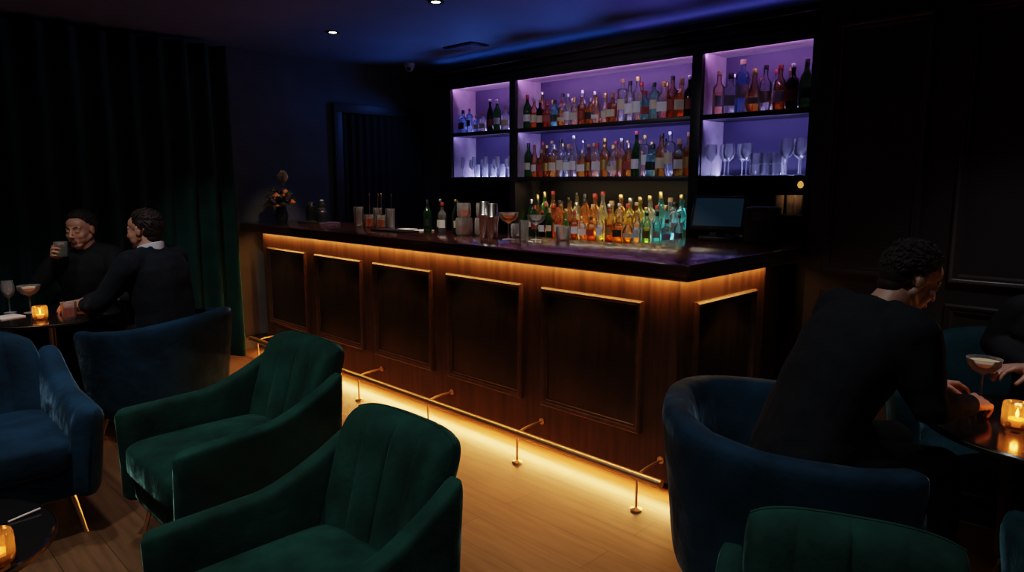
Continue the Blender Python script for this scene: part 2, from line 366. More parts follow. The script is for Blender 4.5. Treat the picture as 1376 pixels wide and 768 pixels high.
for n_,(a_,b_) in enumerate(BAYS):
    w=b_-a_; cx=(a_+b_)/2; gl=2.6 if n_!=1 else 1.4
    area('bay_led',(cx,SY0+.016,ST-.030),w-.04,.014,1.8*w,(.68,.36,1.0),(0,1,.30))
    area('shelf_led_front',(cx,SY0+.03,S1-.045),w-.04,.014,1.2*w,(.38,.33,1),(0,1,.0))
    area('shelf_led',(cx,4.735,S2+.006),w-.04,.012,gl*w,(.42,.46,1),(0,-1.2,1))
    area('shelf_led',(cx,4.735,S1+.006),w-.04,.012,1.3*w,(.52,.44,1),(0,-1.2,1))
area('cove_led',(-4.35,SY0-.03,ST+.14),2.1,.03,1.2,(.07,.24,1),(0,-.3,1))
area('cove_led',(-2.45,SY0-.03,ST+.14),1.6,.03,1.2,(.18,.20,1),(0,-.3,1))
for x,c,e in ((-5.40,(.06,.25,1),13),(-4.44,(.07,.26,1),22),(-3.5,(.10,.24,1),22),(-2.62,(.20,.20,1),18)):
    spot('ceiling_wash_fill',(x,SY0-.14,1.97),(x+.0,3.35,CH),e,c,100,.01,1.0)  # unseen blue spots added to wash the ceiling
spot('wall_wash_fill',(-5.36,SY0-.10,2.36),(-6.02,3.75,1.5),8,(.09,.30,1),110,.01,1.0)  # unseen blue spot added to tint the left wall
area('backbar_led',(-3.40,4.735,BC+.015),.75,.015,5.0,(1,.80,.28),(0,-1.3,1))
area('backbar_led',(-2.80,4.735,BC+.015),.26,.015,2.8,(.30,.85,1),(0,-1.3,1))
area('backbar_led',(-4.05,4.735,BC+.015),.5,.015,2.0,(1,.80,.36),(0,-1.3,1))
area('backbar_led_top',(-3.53,SY0+.03,S2-.045),1.6,.014,3.2,(1,.78,.50),(0,.15,-1))
# ------------------------------------------------------------------ bottles
TYPES={
 'whiskey':([(0,0),(.035,0),(.038,.006),(.038,.16),(.034,.178),(.018,.196),(.0135,.208),(.013,.240),(.015,.243),(.015,.252),(0,.252)],None,.05,.12,.248,.275,.0155),
 'slim':([(0,0),(.031,0),(.034,.005),(.034,.15),(.030,.175),(.018,.215),(.0125,.235),(.012,.27),(.014,.272),(.014,.282),(0,.282)],None,.05,.115,.276,.30,.0145),
 'square':([(0,0),(.038,0),(.041,.006),(.041,.14),(.037,.155),(.016,.168),(.014,.175),(.014,.205),(0,.205)],6,.045,.105,.20,.235,.0165),
 'flask':([(0,0),(.030,0),(.042,.015),(.050,.05),(.048,.09),(.034,.125),(.017,.155),(.013,.175),(.013,.215),(0,.215)],None,.045,.080,.21,.24,.016),
 'vodka':([(0,0),(.034,0),(.0365,.005),(.0365,.205),(.032,.218),(.015,.226),(.013,.235),(.013,.262),(0,.262)],None,.08,.15,.258,.285,.0155),
 'wine':([(0,0),(.034,0),(.037,.005),(.037,.165),(.033,.19),(.018,.218),(.014,.235),(.0135,.285),(0,.285)],None,.06,.12,.25,.29,.0148),
}
COLS={'amber':((.97,.56,.18),(1,.52,.17)),'brown':((.75,.34,.12),(.68,.29,.10)),'clear':((.95,.95,.99),(1,1,1)),'blue':((.55,.76,.99),(.5,.7,1)),
 'teal':((.50,.92,.90),(.5,.95,1)),'green':((.50,.85,.45),(.5,.85,.42)),'dkgreen':((.14,.38,.16),(.13,.34,.14)),'red':((.78,.20,.12),(.8,.20,.12)),'rose':((.98,.66,.56),(1,.62,.52)),
 'yellow':((.98,.88,.32),(1,.88,.34)),'black':((.05,.04,.05),(.05,.05,.06))}
LABM=[pmat('label_cream',(.62,.55,.42),.6),pmat('label_white',(.70,.70,.72),.6),pmat('label_black',(.02,.02,.02),.5),pmat('label_red',(.30,.05,.04),.6),pmat('label_gold',(.45,.30,.10),.4,metal=.5)]
CAPM=[pmat('cap_black',(.015,.015,.015),.35),pmat('cap_gold',(.65,.45,.15),.3,metal=1),pmat('cap_silver',(.6,.6,.62),.3,metal=1),pmat('cap_red',(.3,.03,.03),.4),pmat('cap_cork',(.35,.22,.12),.8)]
CACHE={}
def bottle_meshes(t,c):
    key=(t,c)
    if key not in CACHE:
        prof,sq,l0,l1,c0,c1,cr=TYPES[t]; tc,dc=COLS[c]
        lvl=prof[3][1]*.88 if c not in('dkgreen','black') else .28
        P=[]; done=False
        for a,b in zip(prof,prof[1:]):
            P.append(a)
            if not done and a[1]<lvl<b[1]:
                f=(lvl-a[1])/(b[1]-a[1]); P.append((a[0]+(b[0]-a[0])*f,lvl)); done=True
        P.append(prof[-1])
        liq=glassmat('liquid_'+c,tc,.36 if c!='clear' else .26,dc,.06,.75,1.5)
        up=glassmat('glass_'+c,tuple(.5+.5*x for x in tc) if c in('amber','brown','clear','rose','yellow','red') else tc,.20,dc,.06,.6,1.5)
        bm=bmesh.new(); lathe(bm,P,20,sq,level=lvl); o=finish(bm,'liquor_bottle',[liq,up],ang=50); me=o.data; bpy.data.objects.remove(o)
        CACHE[key]=me
    if ('L',t) not in CACHE:
        prof,sq,l0,l1,c0,c1,cr=TYPES[t]
        bm=bmesh.new(); r0=max(p[0] for p in prof)+.001
        rings=[]
        for z in (l0,l1):
            ring=[]
            for i in range(15):
                a=-math.pi/2+math.radians(-58+116*i/14)
                r=r0 if not sq else r0/((abs(math.cos(a))**sq+abs(math.sin(a))**sq)**(1/sq))
                if t=='flask': r=.0515
                ring.append(V((r*math.cos(a),r*math.sin(a),z)))
            rings.append(ring)
        ring_loft(bm,rings,closed=False,cap=False)
        for k,m in enumerate(LABM):
            b2=bm.copy(); o=finish(b2,'label',m); CACHE[('L',t,k)]=o.data; bpy.data.objects.remove(o)
        bm.free()
        for k,m in enumerate(CAPM):
            b2=bmesh.new(); lathe(b2,[(0,c0),(cr,c0),(cr,c1-.003),(cr*.85,c1),(0,c1)],16); o=finish(b2,'cap',m); CACHE[('C',t,k)]=o.data; bpy.data.objects.remove(o)
        CACHE[('L',t)]=True
    return CACHE[key]
CN={'amber':'amber','brown':'dark amber','clear':'clear','blue':'pale blue','teal':'teal','green':'green','dkgreen':'dark green','red':'red','rose':'pink','yellow':'yellow','black':'black'}
TN={'whiskey':'round-shouldered','slim':'slender long-necked','square':'squat square','flask':'bulbous short','vodka':'tall straight','wine':'long-necked'}
def bottle(t,c,x,y,z,s=1.0,group='bottles',where='on the lit shelf'):
    me=bottle_meshes(t,c)
    o=mk('liquor_bottle',me,loc=(x,y,z),rotz=random.uniform(-.1,.9),scale=s)
    tag(o,'%s %s glass liquor bottle %s'%(TN[t],CN[c],where),'bottle',group)
    k=random.choice([0,1,1,2,3,4,0]); kc=random.randrange(5)
    if c=='clear': k=random.choice([1,0,1])
    mk('label',CACHE[('L',t,k)],parent=o); mk('cap',CACHE[('C',t,kc)],parent=o)
    return o
KT={'w':'whiskey','s':'slim','q':'square','f':'flask','v':'vodka','n':'wine'}
KC={'a':'amber','b':'brown','c':'clear','u':'blue','t':'teal','g':'green','d':'dkgreen','r':'red','p':'rose','y':'yellow','k':'black'}
def row(seq,x0,x1,y,z,group,where,sc=1.0):
    it=seq.split(); n=len(it)
    for i,e in enumerate(it):
        s=sc*random.uniform(.9,1.03)
        if len(e)>2: s=sc*float(e[2:])/100
        bottle(KT[e[0]],KC[e[1]],x0+(x1-x0)*i/(n-1)+random.uniform(-.004,.004),y+random.uniform(-.012,.012),z,s,group,where)
ty='on the upper lit shelf'; my='on the middle lit shelf'; ly='on the back counter'
row('qu vu80 qu70 qc75 sk nd qc90 wc85',-5.22,-4.54,4.55,S1,'bottles on the upper shelf',ty)
row('nd wb wk85 qr95 qt95 fa90 wc95 qc95 wb90 qa90 fc85 wc80 qb95',-4.34,-3.42,4.54,S1,'bottles on the upper shelf',ty)
row('vc114 wc110 wc119 qt vt95 qc115 wb110 qa118 wk105',-3.33,-2.73,4.54,S1,'bottles on the upper shelf',ty)
row('sa qc wc qa wc wa fa qc wc sa wa wr qa wb',-4.28,-2.78,4.67,S1,'bottles on the upper shelf',ty,1.05)
row('wp108 qc118 vu124 fa118 wc108 wb105 wk105 nd105',-2.51,-1.90,4.54,S1,'bottles on the upper shelf',ty)
row('sc95 wb qc wc sa wb',-2.46,-1.95,4.67,S1,'bottles on the upper shelf',ty,1.0)
row('nd sb qb wb qa115 wc114 qc115 sc112 qa wb95 qc115 wa110 fc wp108',-4.34,-3.33,4.54,S2,'bottles on the middle shelf',my)
row('qa108 sd114 vc108 qt wa114 vc114 qb115 wa114',-3.25,-2.73,4.54,S2,'bottles on the middle shelf',my)
row('sa sc wc wb sc wa wc wa sc wb wa wc wt wb',-4.28,-2.78,4.67,S2,'bottles on the middle shelf',my,1.05)
row('nd ng sa qa wc sy na wa sc fy wa wy wy wc nt vc wt vt',-4.32,-2.74,4.65,BC,'bottles on the back counter',ly,1.32)
row('nd wb nd wb wa sb wc sa wa wy wy sc wy sa wt wc nt vc wt',-4.30,-2.72,4.54,BC,'bottles on the back counter',ly,1.08)
row('nd wk nd wa sg wb qc qa wc wb qa fa wc wy nt qc wc',-4.15,-2.72,4.43,BC,'bottles on the back counter',ly,.88)
row('nd wk nd',-2.5,-2.3,4.55,BC,'bottles on the back counter',ly,.9)
def glass_mesh(kind,mat=None):
    key=(kind,mat.name if mat else '')
    if key in CACHE: return CACHE[key]
    bm=bmesh.new()
    if kind=='wine_glass': lathe(bm,[(0,.004),(.033,0),(.033,.002),(.006,.006),(.0035,.012),(.0035,.085),(.010,.092),(.028,.108),(.036,.135),(.035,.165),(.030,.195),(.029,.195),(.034,.165),(.035,.135),(.026,.110),(0,.096)],24)
    elif kind=='flute': lathe(bm,[(0,.004),(.03,0),(.03,.002),(.005,.006),(.0035,.012),(.0035,.09),(.014,.105),(.024,.14),(.027,.18),(.025,.225),(.024,.225),(.025,.18),(.02,.13),(0,.10)],24)
    elif kind=='coupe': lathe(bm,[(0,.004),(.034,0),(.034,.002),(.006,.006),(.0035,.012),(.0035,.085),(.012,.092),(.036,.104),(.050,.122),(.054,.145),(.053,.145),(.048,.124),(.034,.107),(0,.095)],28)
    elif kind=='tumbler': lathe(bm,[(0,.0),(.034,0),(.036,.006),(.040,.092),(.038,.092),(.034,.012),(0,.010)],24)
    elif kind=='highball': lathe(bm,[(0,.0),(.029,0),(.030,.006),(.034,.14),(.032,.14),(.028,.012),(0,.010)],24)
    elif kind=='crystal':
        n=32
        P=[(0,0),(.032,0),(.038,.008),(.041,.022),(.041,.036),(.041,.050),(.041,.064),(.040,.078),(.039,.088),(.037,.088),(.036,.03),(.030,.014),(0,.012)]
        lathe(bm,P,n)
        for v in bm.verts:
            r=math.hypot(v.co.x,v.co.y)
            if r>.0378 and v.co.z<.085:
                i=round(math.atan2(v.co.y,v.co.x)/(2*math.pi/n)); j=round(v.co.z/.014)
                f=1.06 if (i+j)%2 else .95
                v.co.x*=f; v.co.y*=f
    o=finish(bm,kind,mat or (G_cryst if kind=='crystal' else G_clear),ang=14 if kind=='crystal' else 50); me=o.data; bpy.data.objects.remove(o); CACHE[key]=me; return me
def glass(kind,x,y,z,label,s=1.0,group=None,liq=None,mat=None):
    nm={'crystal':'crystal_tumbler','coupe':'coupe_glass','highball':'highball_glass','flute':'champagne_flute'}.get(kind,kind)
    o=mk(nm,glass_mesh(kind,mat),loc=(x,y,z),rotz=random.uniform(0,1),scale=s); tag(o,label,'glass',group)
    if liq:
        c0={'tumbler':[(0,.011),(.033,.012),(.0365,.062),(0,.062)],'highball':[(0,.011),(.027,.012),(.0305,.11),(0,.11)],'coupe':[(0,.097),(.033,.108),(.047,.126),(.049,.134),(0,.134)],
            'crystal':[(0,.013),(.029,.015),(.035,.03),(.0355,.05),(0,.05)],'wine_glass':[(0,.098),(.025,.111),(.034,.135),(0,.135)]}[kind]
        bm=bmesh.new(); lathe(bm,c0,20); finish(bm,'drink',liq,parent=o)
    return o
G_shelf=glassmat('shelf_lit_glass',(.96,.96,.99),.50,(1,1,1),.06,.4,1.4)  # whiter copy of the clear glass, shelf glow put into its colour
for i in range(9):
    glass('wine_glass' if i%2 else 'flute',-5.21+.082*i,4.53+.05*(i%2),S2,'clear stemmed glass upright on the lit shelf',.85,'stemmed glasses on the middle shelf',mat=G_shelf)
for i in range(6): glass('highball',-5.17+.12*i,4.68,S2,'clear highball glass on the lit shelf',.9,'tumblers on the middle shelf',mat=G_shelf)
for i in range(5):
    glass('wine_glass',-2.535+.066*i,4.53+.07*(i%2),S2,'clear wine glass on the lit shelf',1.12,'wine glasses on the middle shelf',mat=G_shelf)
for i in range(3):
    for j in range(2):
        for kz in range(2):
            glass('crystal',-2.20+.07*i,4.52+.085*j,S2+.0745*kz,'cut crystal tumbler on the lit shelf' if not kz else 'cut crystal tumbler stacked on another',.84,'crystal tumblers on the middle shelf',mat=G_shelf)
for i in range(4):
    glass('wine_glass',-1.995+.048*i,4.53+.085*(i%2),S2,'tall clear wine glass on the lit shelf',1.22,'wine glasses on the middle shelf',mat=G_shelf)
bm=bmesh.new(); rbox(bm,(.30,.2,.02),(0,0,0),.003); o=finish(bm,'glass_shelf',M_frame,loc=(-1.985,4.66,1.27)); tag(o,'small dark shelf holding glasses','shelf')
for i in range(4): glass('highball',-2.07+.065*i,4.63+.03*(i%2),1.28,'clear highball glass on small shelf',.9,'glasses on the small shelf')
bm=bmesh.new(); lathe(bm,[(0,0),(.012,.004),(.02,.02),(.016,.035),(.008,.045),(0,.048)],16)
o=finish(bm,'warm_reflection',pmat('reflection_glow',(1,.7,.4),.5,emis=(1,.40,.10),estr=.8),loc=(-1.93,4.62,1.452)); tag(o,'tiny warm reflection built as a glowing bead under the shelf','reflection')  # warm reflection modelled as a small glowing bead
spot('reflection_fill',(-1.96,4.55,1.49),(-1.98,4.62,1.2),.8,(1,.5,.2),110,.01)  # unseen warm spot added beside the glowing bead
# ------------------------------------------------------------------ counter objects
CY=3.08; g='barware on the bar top'
dr_a=glassmat('drink_amber',(.9,.45,.1),.5,(1,.52,.17)); dr_g=glassmat('drink_green',(.55,.8,.45),.45,(.6,.9,.5)); dr_o=glassmat('drink_orange',(.95,.45,.22),.5,(1,.48,.25)); dr_f=pmat('drink_foam',(.90,.68,.40),.6)
for px,k,l in ((-4.86,'highball',dr_a),(-4.77,'highball',None),(-4.66,'tumbler',dr_o),(-4.57,'highball',None),(-4.48,'tumbler',dr_a),(-4.38,'highball',None)):
    glass(k,px,CY+random.uniform(-.03,.04),BT,'clear cocktail glass standing on the bar top',1.1,g,l)
def spoon(x,y,z,tx,ty_,h,label='thin steel bar spoon standing in a glass'):
    bm=bmesh.new(); tube(bm,[(0,0,0),(tx*.5,ty_*.5,h*.5),(tx,ty_,h)],.0025,8); ellip(bm,(tx,ty_,h),(.007,.004,.013),seg=10,rg=6)
    o=finish(bm,'bar_spoon',M_brass,loc=(x,y,z)); tag(o,label,'bar spoon','bar spoons')
for x in (-4.66,-4.57,-4.50,-4.38): spoon(x,CY,BT+.012,random.uniform(-.025,.025),.01,.24)
for i,(t,c) in enumerate((('wine','dkgreen'),('slim','black'),('whiskey','clear'),('slim','dkgreen'),('wine','black'))):
    bottle(t,c,-3.93+.083*i,CY+.05*(i%2),BT,.78,g,'on the bar top')
for x,y in ((-3.50,3.05),(-3.40,3.13)):
    o=glass('crystal',x,y,BT,'cut glass mixing jar with orange garnish',1.35,g,dr_o)
    glass('crystal',x,y,BT+.1195,'cut crystal tumbler stacked on a jar',1.1,g,dr_o)
def shaker(x,y,h,label):
    bm=bmesh.new(); lathe(bm,[(0,0),(.026,0),(.029,.004),(.038,h*.62),(.039,h*.63),(.036,h*.65),(.031,h*.98),(.029,h),(0,h)],28)
    o=finish(bm,'cocktail_shaker',M_steel,loc=(x,y,BT)); tag(o,label,'cocktail shaker','cocktail shakers')
    bm=bmesh.new(); lathe(bm,[(.0395,h*.62),(.041,h*.63),(.0395,h*.645)],28); finish(bm,'rim_band',M_steel,parent=o)
shaker(-3.29,3.04,.23,'tall polished steel cocktail shaker'); shaker(-3.19,3.02,.22,'polished steel cocktail shaker tin')
glass('coupe',-3.07,3.04,BT,'coupe glass with amber cocktail on the bar top',1.15,g,dr_a)
glass('coupe',-2.93,3.14,BT,'clear coupe glass on the bar top',1.05,g)
glass('highball',-2.90,3.00,BT,'clear highball glass on the bar top',.9,g)
for x,y in ((-3.15,3.2),(-2.78,3.22)): glass('crystal',x,y,BT,'cut crystal tumbler on the bar top',1,g)
bm=bmesh.new(); rbox(bm,(.42,.13,.012),(0,0,0),.004); o=finish(bm,'bar_mat',M_blk,loc=(-4.15,2.95,BT+.006)); tag(o,'flat black rubber bar mat','bar mat')
for x in (-4.24,-4.04):
    bm=bmesh.new(); rbox(bm,(.12,.12,.006),(0,0,0),.001); o=finish(bm,'napkin',M_white,loc=(x,3.12,BT+.003),rotz=.2); tag(o,'folded white paper napkin on the bar top','napkin','napkins')
vase=empty('flower_vase',(-5.80,2.92,BT)); tag(vase,'dark vase with orange and pink flowers on the bar','flower vase'); vase.scale=(1.22,)*3
bm=bmesh.new(); lathe(bm,[(0,0),(.035,0),(.045,.02),(.048,.05),(.035,.10),(.028,.13),(.034,.145),(.030,.14),(0,.06)],24); finish(bm,'vase',pmat('dark_ceramic',(.03,.03,.04),.25),parent=vase)
leafm=pmat('dark_leaf',(.014,.045,.022),.5)
for i in range(22):
    a=i*2.4; rr=.02+.085*(i/22); top_=V((rr*math.cos(a),rr*math.sin(a),.13+.12*((i*37)%10)/10))
    bm=bmesh.new(); tube(bm,[(0,0,.10),tuple(top_*.5+V((0,0,.07))),tuple(top_)],.003,6); finish(bm,'stem',leafm,parent=vase)
    bm=bmesh.new()
    for kk in range(8):
        b=kk*math.pi/4
        M=Matrix.Rotation(b,4,'Z')@Matrix.Rotation(.6,4,'Y'); c=top_+M.to_3x3()@V((.016,0,.004))
        ellip(bm,c,(.019,.012,.006),M,10,6)
    ellip(bm,top_+V((0,0,.004)),(.010,.010,.008),None,10,6)
    finish(bm,'flower',[pmat('petal_orange',(.80,.22,.04),.6),leafm,pmat('petal_pink',(.65,.24,.14),.6),leafm][i%4],parent=vase)
bm=bmesh.new()
for i in range(90):
    z=.26+.09*i/90; a=i*2.4; r=.036*math.sin(math.pi*(i+8)/106)
    capsule(bm,(.05,0.0,z),.004,(.05+r*math.cos(a),r*math.sin(a),z+.02),.003,6,1)
tube(bm,[(0,0,.10),(.035,0,.2),(.05,0,.33)],.003,6)
finish(bm,'plume',pmat('dry_plume',(.24,.20,.17),.8),parent=vase)
def jar(x,y,h,r,label):
    bm=bmesh.new(); lathe(bm,[(0,0),(r*.95,0),(r,.006),(r,h*.7),(r*.8,h*.8),(0,h*.8)],24); o=finish(bm,'bar_canister',M_blk,loc=(x,y,BT+.012)); tag(o,label,'canister','bar canisters')
    bm=bmesh.new(); lathe(bm,[(r*.8,h*.8),(r*.82,h*.93),(r*.5,h),(0,h)],24); finish(bm,'lid',M_steel,parent=o)
jar(-5.60,3.10,.17,.045,'black canister with metal lid on the tray'); jar(-5.49,3.14,.19,.04,'tall black canister with metal lid on the tray'); jar(-5.38,3.08,.12,.05,'short black canister with metal lid on the tray')
bm=bmesh.new(); rbox(bm,(.38,.2,.012),(0,0,0),.004); o=finish(bm,'serving_tray',M_steel,loc=(-5.48,3.10,BT+.006)); tag(o,'small metal tray on the bar top','tray')
pos=empty('cash_register_screen',(-2.13,3.92,BT),rotz=.25); tag(pos,'black touchscreen till with dim screen on the counter','cash register')
bm=bmesh.new(); sellip(bm,(0,.03,.012),(.11,.10,.012),.3,.4); finish(bm,'base',M_blk,parent=pos)
bm=bmesh.new(); tube(bm,[(0,.05,.02),(0,.06,.08),(0,.03,.16)],[.03,.025,.025],14); finish(bm,'stand',M_blk,parent=pos)
bm=bmesh.new(); rbox(bm,(.33,.03,.22),(0,0,0),.01,3); s=finish(bm,'monitor',M_blk,parent=pos,loc=(0,0,.165)); s.rotation_euler=(-.40,0,0)
bm=bmesh.new(); rbox(bm,(.29,.002,.18),(0,-.0165,0),.0); finish(bm,'screen',M_screen,parent=s)
bm=bmesh.new(); rbox(bm,(.18,.20,.21),(0,0,.105),.015,3); o=finish(bm,'receipt_printer',pmat('dark_grey_plastic',(.035,.035,.04),.35),loc=(-1.86,3.95,BT),rotz=.3); tag(o,'boxy black receipt printer beside the till','printer')
bm=bmesh.new(); rbox(bm,(.09,.004,.05),(0,-.101,.16),.001); finish(bm,'slot_cover',pmat('grey_plastic',(.08,.08,.09),.4),parent=o)
# ------------------------------------------------------------------ armchairs
def armchair(loc,facing,m,label,nch=4,s=(1,1,1),rnd=0):
    R=empty('armchair',(loc[0],loc[1],0),face_rot(facing)); tag(R,label,'chair')
    bm=bmesh.new(); sellip(bm,(0,0,.26),(.345,.35,.085),.3,.25); finish(bm,'seat_base',m,parent=R)
    bm=bmesh.new()
    sellip(bm,(0,.06,.385),(.292,.325,.082),.38,.24,fn=lambda q:V((q.x,q.y,q.z+ (.022*(1-(q.x/.292)**2)*(1-(q.y/.325)**2) if q.z>0 else 0))))
    finish(bm,'seat_cushion',m,parent=R)
    for sx in (-1,1):
        bm=bmesh.new(); rings=[]
        N=36
        for i in range(N+1):
            f=i/N; y=.375-.75*f
            zt=.575+.035*f+.14*max(0,(f-.5)/.5)**1.5
            e=1.0
            if f<.07: e=math.sqrt(max(0.02,1-((.07-f)/.07)**2))
            if f>.95: e=math.sqrt(max(0.02,1-((f-.95)/.05)**2))
            hz=(zt-.18)/2; cz=.18+hz
            ring=[]
            for kk in range(32):
                a=2*math.pi*kk/32; x=(.046+.018*rnd)*e*sp(math.cos(a),.42+.3*rnd); z=hz*(.88+.12*e)*sp(math.sin(a),.22+.15*rnd)
                fl=.040*((z+hz)/(2*hz))**1.5
                ring.append(V((sx*(.328+fl-.038*f)+x,y,cz+z)))
            rings.append(ring)
        ring_loft(bm,rings); finish(bm,'armrest',m,parent=R,ang=60)
    NU,NV=110,30; th=.070
    def bp(u,v,s):
        z=.24+v*.60
        w=.290+.012*v
        cr=max(0,v-.78+.25*rnd)/(.22+.25*rnd)
        w2=w*(1-(.045+.08*rnd)*cr**3)
        x=u*w2; zz=z-(.022+.05*rnd)*cr*abs(u)**(5-2.5*rnd)
        yb=-.245-.17*v**1.2+.05*abs(u)**2.5*(1-.3*v)
        e=math.sqrt(max(0,1-abs(u)**16))*math.sqrt(max(0,1-v**20))
        y=yb+s*th*e
        if s>0:
            c=abs(math.sin(math.pi*(u+1)/2*nch)); y+=.020*(c**.30)*e-.010
        return V((x,y,zz))
    bm=bmesh.new(); us=[.6*math.sin(math.pi/2*(-1+2*i/NU))+.4*(-1+2*i/NU) for i in range(NU+1)]
    vs=[math.sin(math.pi/2*j/NV)*.5+.5*j/NV for j in range(NV+1)]
    F=[[bm.verts.new(bp(u,v,1)) for u in us] for v in vs]
    B=[[bm.verts.new(bp(u,v,-1)) for u in us] for v in vs]
    for G in (F,B):
        for j in range(NV):
            for i in range(NU): bm.faces.new((G[j][i],G[j][i+1],G[j+1][i+1],G[j+1][i]))
    for j in range(NV):
        bm.faces.new((F[j][0],F[j+1][0],B[j+1][0],B[j][0])); bm.faces.new((F[j][-1],F[j+1][-1],B[j+1][-1],B[j][-1]))
    for i in range(NU):
        bm.faces.new((F[0][i],F[0][i+1],B[0][i+1],B[0][i])); bm.faces.new((F[-1][i],F[-1][i+1],B[-1][i+1],B[-1][i]))
    bmesh.ops.remove_doubles(bm,verts=bm.verts[:],dist=.0005)
    finish(bm,'backrest',m,parent=R,ang=70)
    for sx in (-1,1):
        for sy in (-1,1):
            bm=bmesh.new(); tube(bm,[(sx*.27,sy*.26,.22),(sx*.315,sy*.31,0)],[.015,.008],12); finish(bm,'leg',M_brass,parent=R)
    R.scale=s
    return R
def tubchair(loc,facing,m,label,s=1.0,nch=9,h0=.60,h1=.76):
    R=empty('tub_chair',(loc[0],loc[1],0),face_rot(facing)); tag(R,label,'chair')
    bm=bmesh.new(); rings=[]; N=110
    for i in range(N+1):
        t=-1+2*i/N; th=t*math.radians(128)
        rx,ry=.335,.33
        x=rx*sp(math.sin(th),.75); y=-ry*sp(math.cos(th),.8)
        nrm=V((x/rx**1.6,y/ry**1.6,0)).normalized()
        bl=.5+.5*math.cos(math.pi*min(1,abs(t)*1.08))
        ht=h0+(h1-h0)*bl**.8
        e=1.0
        if abs(t)>.94: e=math.sqrt(max(.02,1-((abs(t)-.94)/.06)**2))
        ring=[]; hz=(ht-.15)/2; cz=.15+hz
        chn=abs(math.sin(math.pi*(t+1)/2*nch))**.45
        seam=max(0,1-abs(abs(t)-.42)/.012)*.006
        for kk in range(28):
            a=2*math.pi*kk/28; d=.054*e*sp(math.cos(a),.6); z=hz*(.85+.15*e)*sp(math.sin(a),.35)
            q=(z+hz)/(2*hz)
            if math.cos(a)<0: d-=.010*chn*e-.004
            else: d-=seam
            ring.append(V((x,y,0))+nrm*(d+.055*q**1.6)+V((0,0,cz+z)))
        rings.append(ring)
    ring_loft(bm,rings); finish(bm,'shell_back',m,parent=R,ang=60)
    bm=bmesh.new(); sellip(bm,(0,.04,.36),(.29,.30,.09),.4,.6); finish(bm,'seat_cushion',m,parent=R)
    bm=bmesh.new(); sellip(bm,(0,.0,.22),(.31,.31,.07),.3,.7); finish(bm,'seat_base',m,parent=R)
    for sx in (-1,1):
        for sy in (-1,1):
            bm=bmesh.new(); tube(bm,[(sx*.2,sy*.2,.17),(sx*.24,sy*.24,0)],[.014,.009],12); finish(bm,'leg',M_brass,parent=R)
    R.scale=(s,)*3
    return R
armchair((-2.79,1.14),(0,-1),M_green,'green velvet armchair with channelled back beside the bar',s=(.90,.93,.97))
armchair((-1.66,.86),(0,-1),M_green,'green velvet armchair with channelled back and brass legs',s=(.83,.87,.95))
armchair((-.372,1.262),(.36,-.93),M_green,'green velvet armchair near the blue tub chair',s=(.76,.88,.885))
armchair((-3.60,.40),(1,-.05),M_blue,'deep blue velvet armchair with slim brass legs',s=(.97,.97,.97),rnd=1)
tubchair((-.92,2.33),(.86,.50),M_blue,'blue velvet tub chair holding the man in black',1.10,h0=.625,h1=.675)
tubchair((.130,2.215),(-.45,.89),M_teal,'dark teal velvet tub chair at the round table')
tubchair((-.52,3.40),(.15,-.99),M_teal,'teal velvet tub chair against the dark panelling',1.0,h0=.64,h1=.84)
tubchair((-4.47,1.40),(-.85,-.5),M_blue,'blue velvet tub chair holding the man in navy',.96,h0=.68,h1=.76)
tubchair((-5.30,1.32),(.8,-.6),M_teal,'dark tub chair holding the drinking man',.92)
# ------------------------------------------------------------------ tables
def table(x,y,r,h,label):
    R=empty('cocktail_table',(x,y,0)); tag(R,label,'table')
    bm=bmesh.new(); lathe(bm,[(0,h-.022),(r-.01,h-.022),(r,h-.016),(r,h-.006),(r-.006,h),(0,h)],64); finish(bm,'table_top',M_tabletop,parent=R)
    bm=bmesh.new(); lathe(bm,[(r+.001,h-.02),(r+.004,h-.018),(r+.004,h-.006),(r+.001,h-.004)],64); finish(bm,'edge_band',M_bronze,parent=R)
    bm=bmesh.new(); lathe(bm,[(0,.015),(.05,.02),(.024,.05),(.02,.2),(.02,h-.08),(.06,h-.022),(0,h-.022)],24); finish(bm,'pedestal',M_brass,parent=R)
    bm=bmesh.new(); lathe(bm,[(0,0),(.17,0),(.17,.008),(.05,.022),(0,.024)],40); finish(bm,'foot',M_blk,parent=R)
    return R
table(-.28,2.80,.38,.70,'small round black cocktail table with brass pedestal')
table(-4.86,.94,.36,.71,'small round black cocktail table between two men')
table(-2.40,.08,.34,.50,'low round black table beside the armchairs')
def candle(x,y,z,e=1.0,s=1.0):
    o=glass('crystal',x,y,z,'cut crystal votive holder with lit candle',s,'votive candles',mat=G_votive); o['category']='candle'; o.name='votive_candle'
    bm=bmesh.new(); lathe(bm,[(0,.013),(.028,.013),(.028,.034),(0,.036)],20); finish(bm,'wax',M_wax,parent=o)
    bm=bmesh.new(); lathe(bm,[(0,.038),(.004,.042),(.0055,.05),(.003,.062),(0,.072)],12); finish(bm,'flame',M_flame,parent=o)
    point('candle_glow',(x,y,z+.06*s),e,(1,.50,.20),.010)
candle(-.375,2.70,.70,.60,1.0); candle(-4.70,.86,.71,.65,.9); candle(-2.17,.245,.50,.35)
glass('coupe',-.53,2.985,.70,'wide coupe glass with pale foamy cocktail',1.08,None,dr_f)
glass('coupe',-5.0,.87,.71,'coupe glass with pale cocktail on the table',1.15,None,dr_f)
glass('wine_glass',-5.09,.78,.71,'empty wine glass on the table',1.0,None)
glass('tumbler',-4.63,.99,.71,'tumbler of amber whisky on the table',1.05,None,dr_a)
for x,y,r in ((-4.92,.74,.3),(-4.84,1.08,1.0)):
    bm=bmesh.new(); rbox(bm,(.13,.13,.006),(0,0,0),.001); o=finish(bm,'napkin',M_white,loc=(x,y,.713),rotz=r); tag(o,'folded white napkin on the table','napkin','napkins')
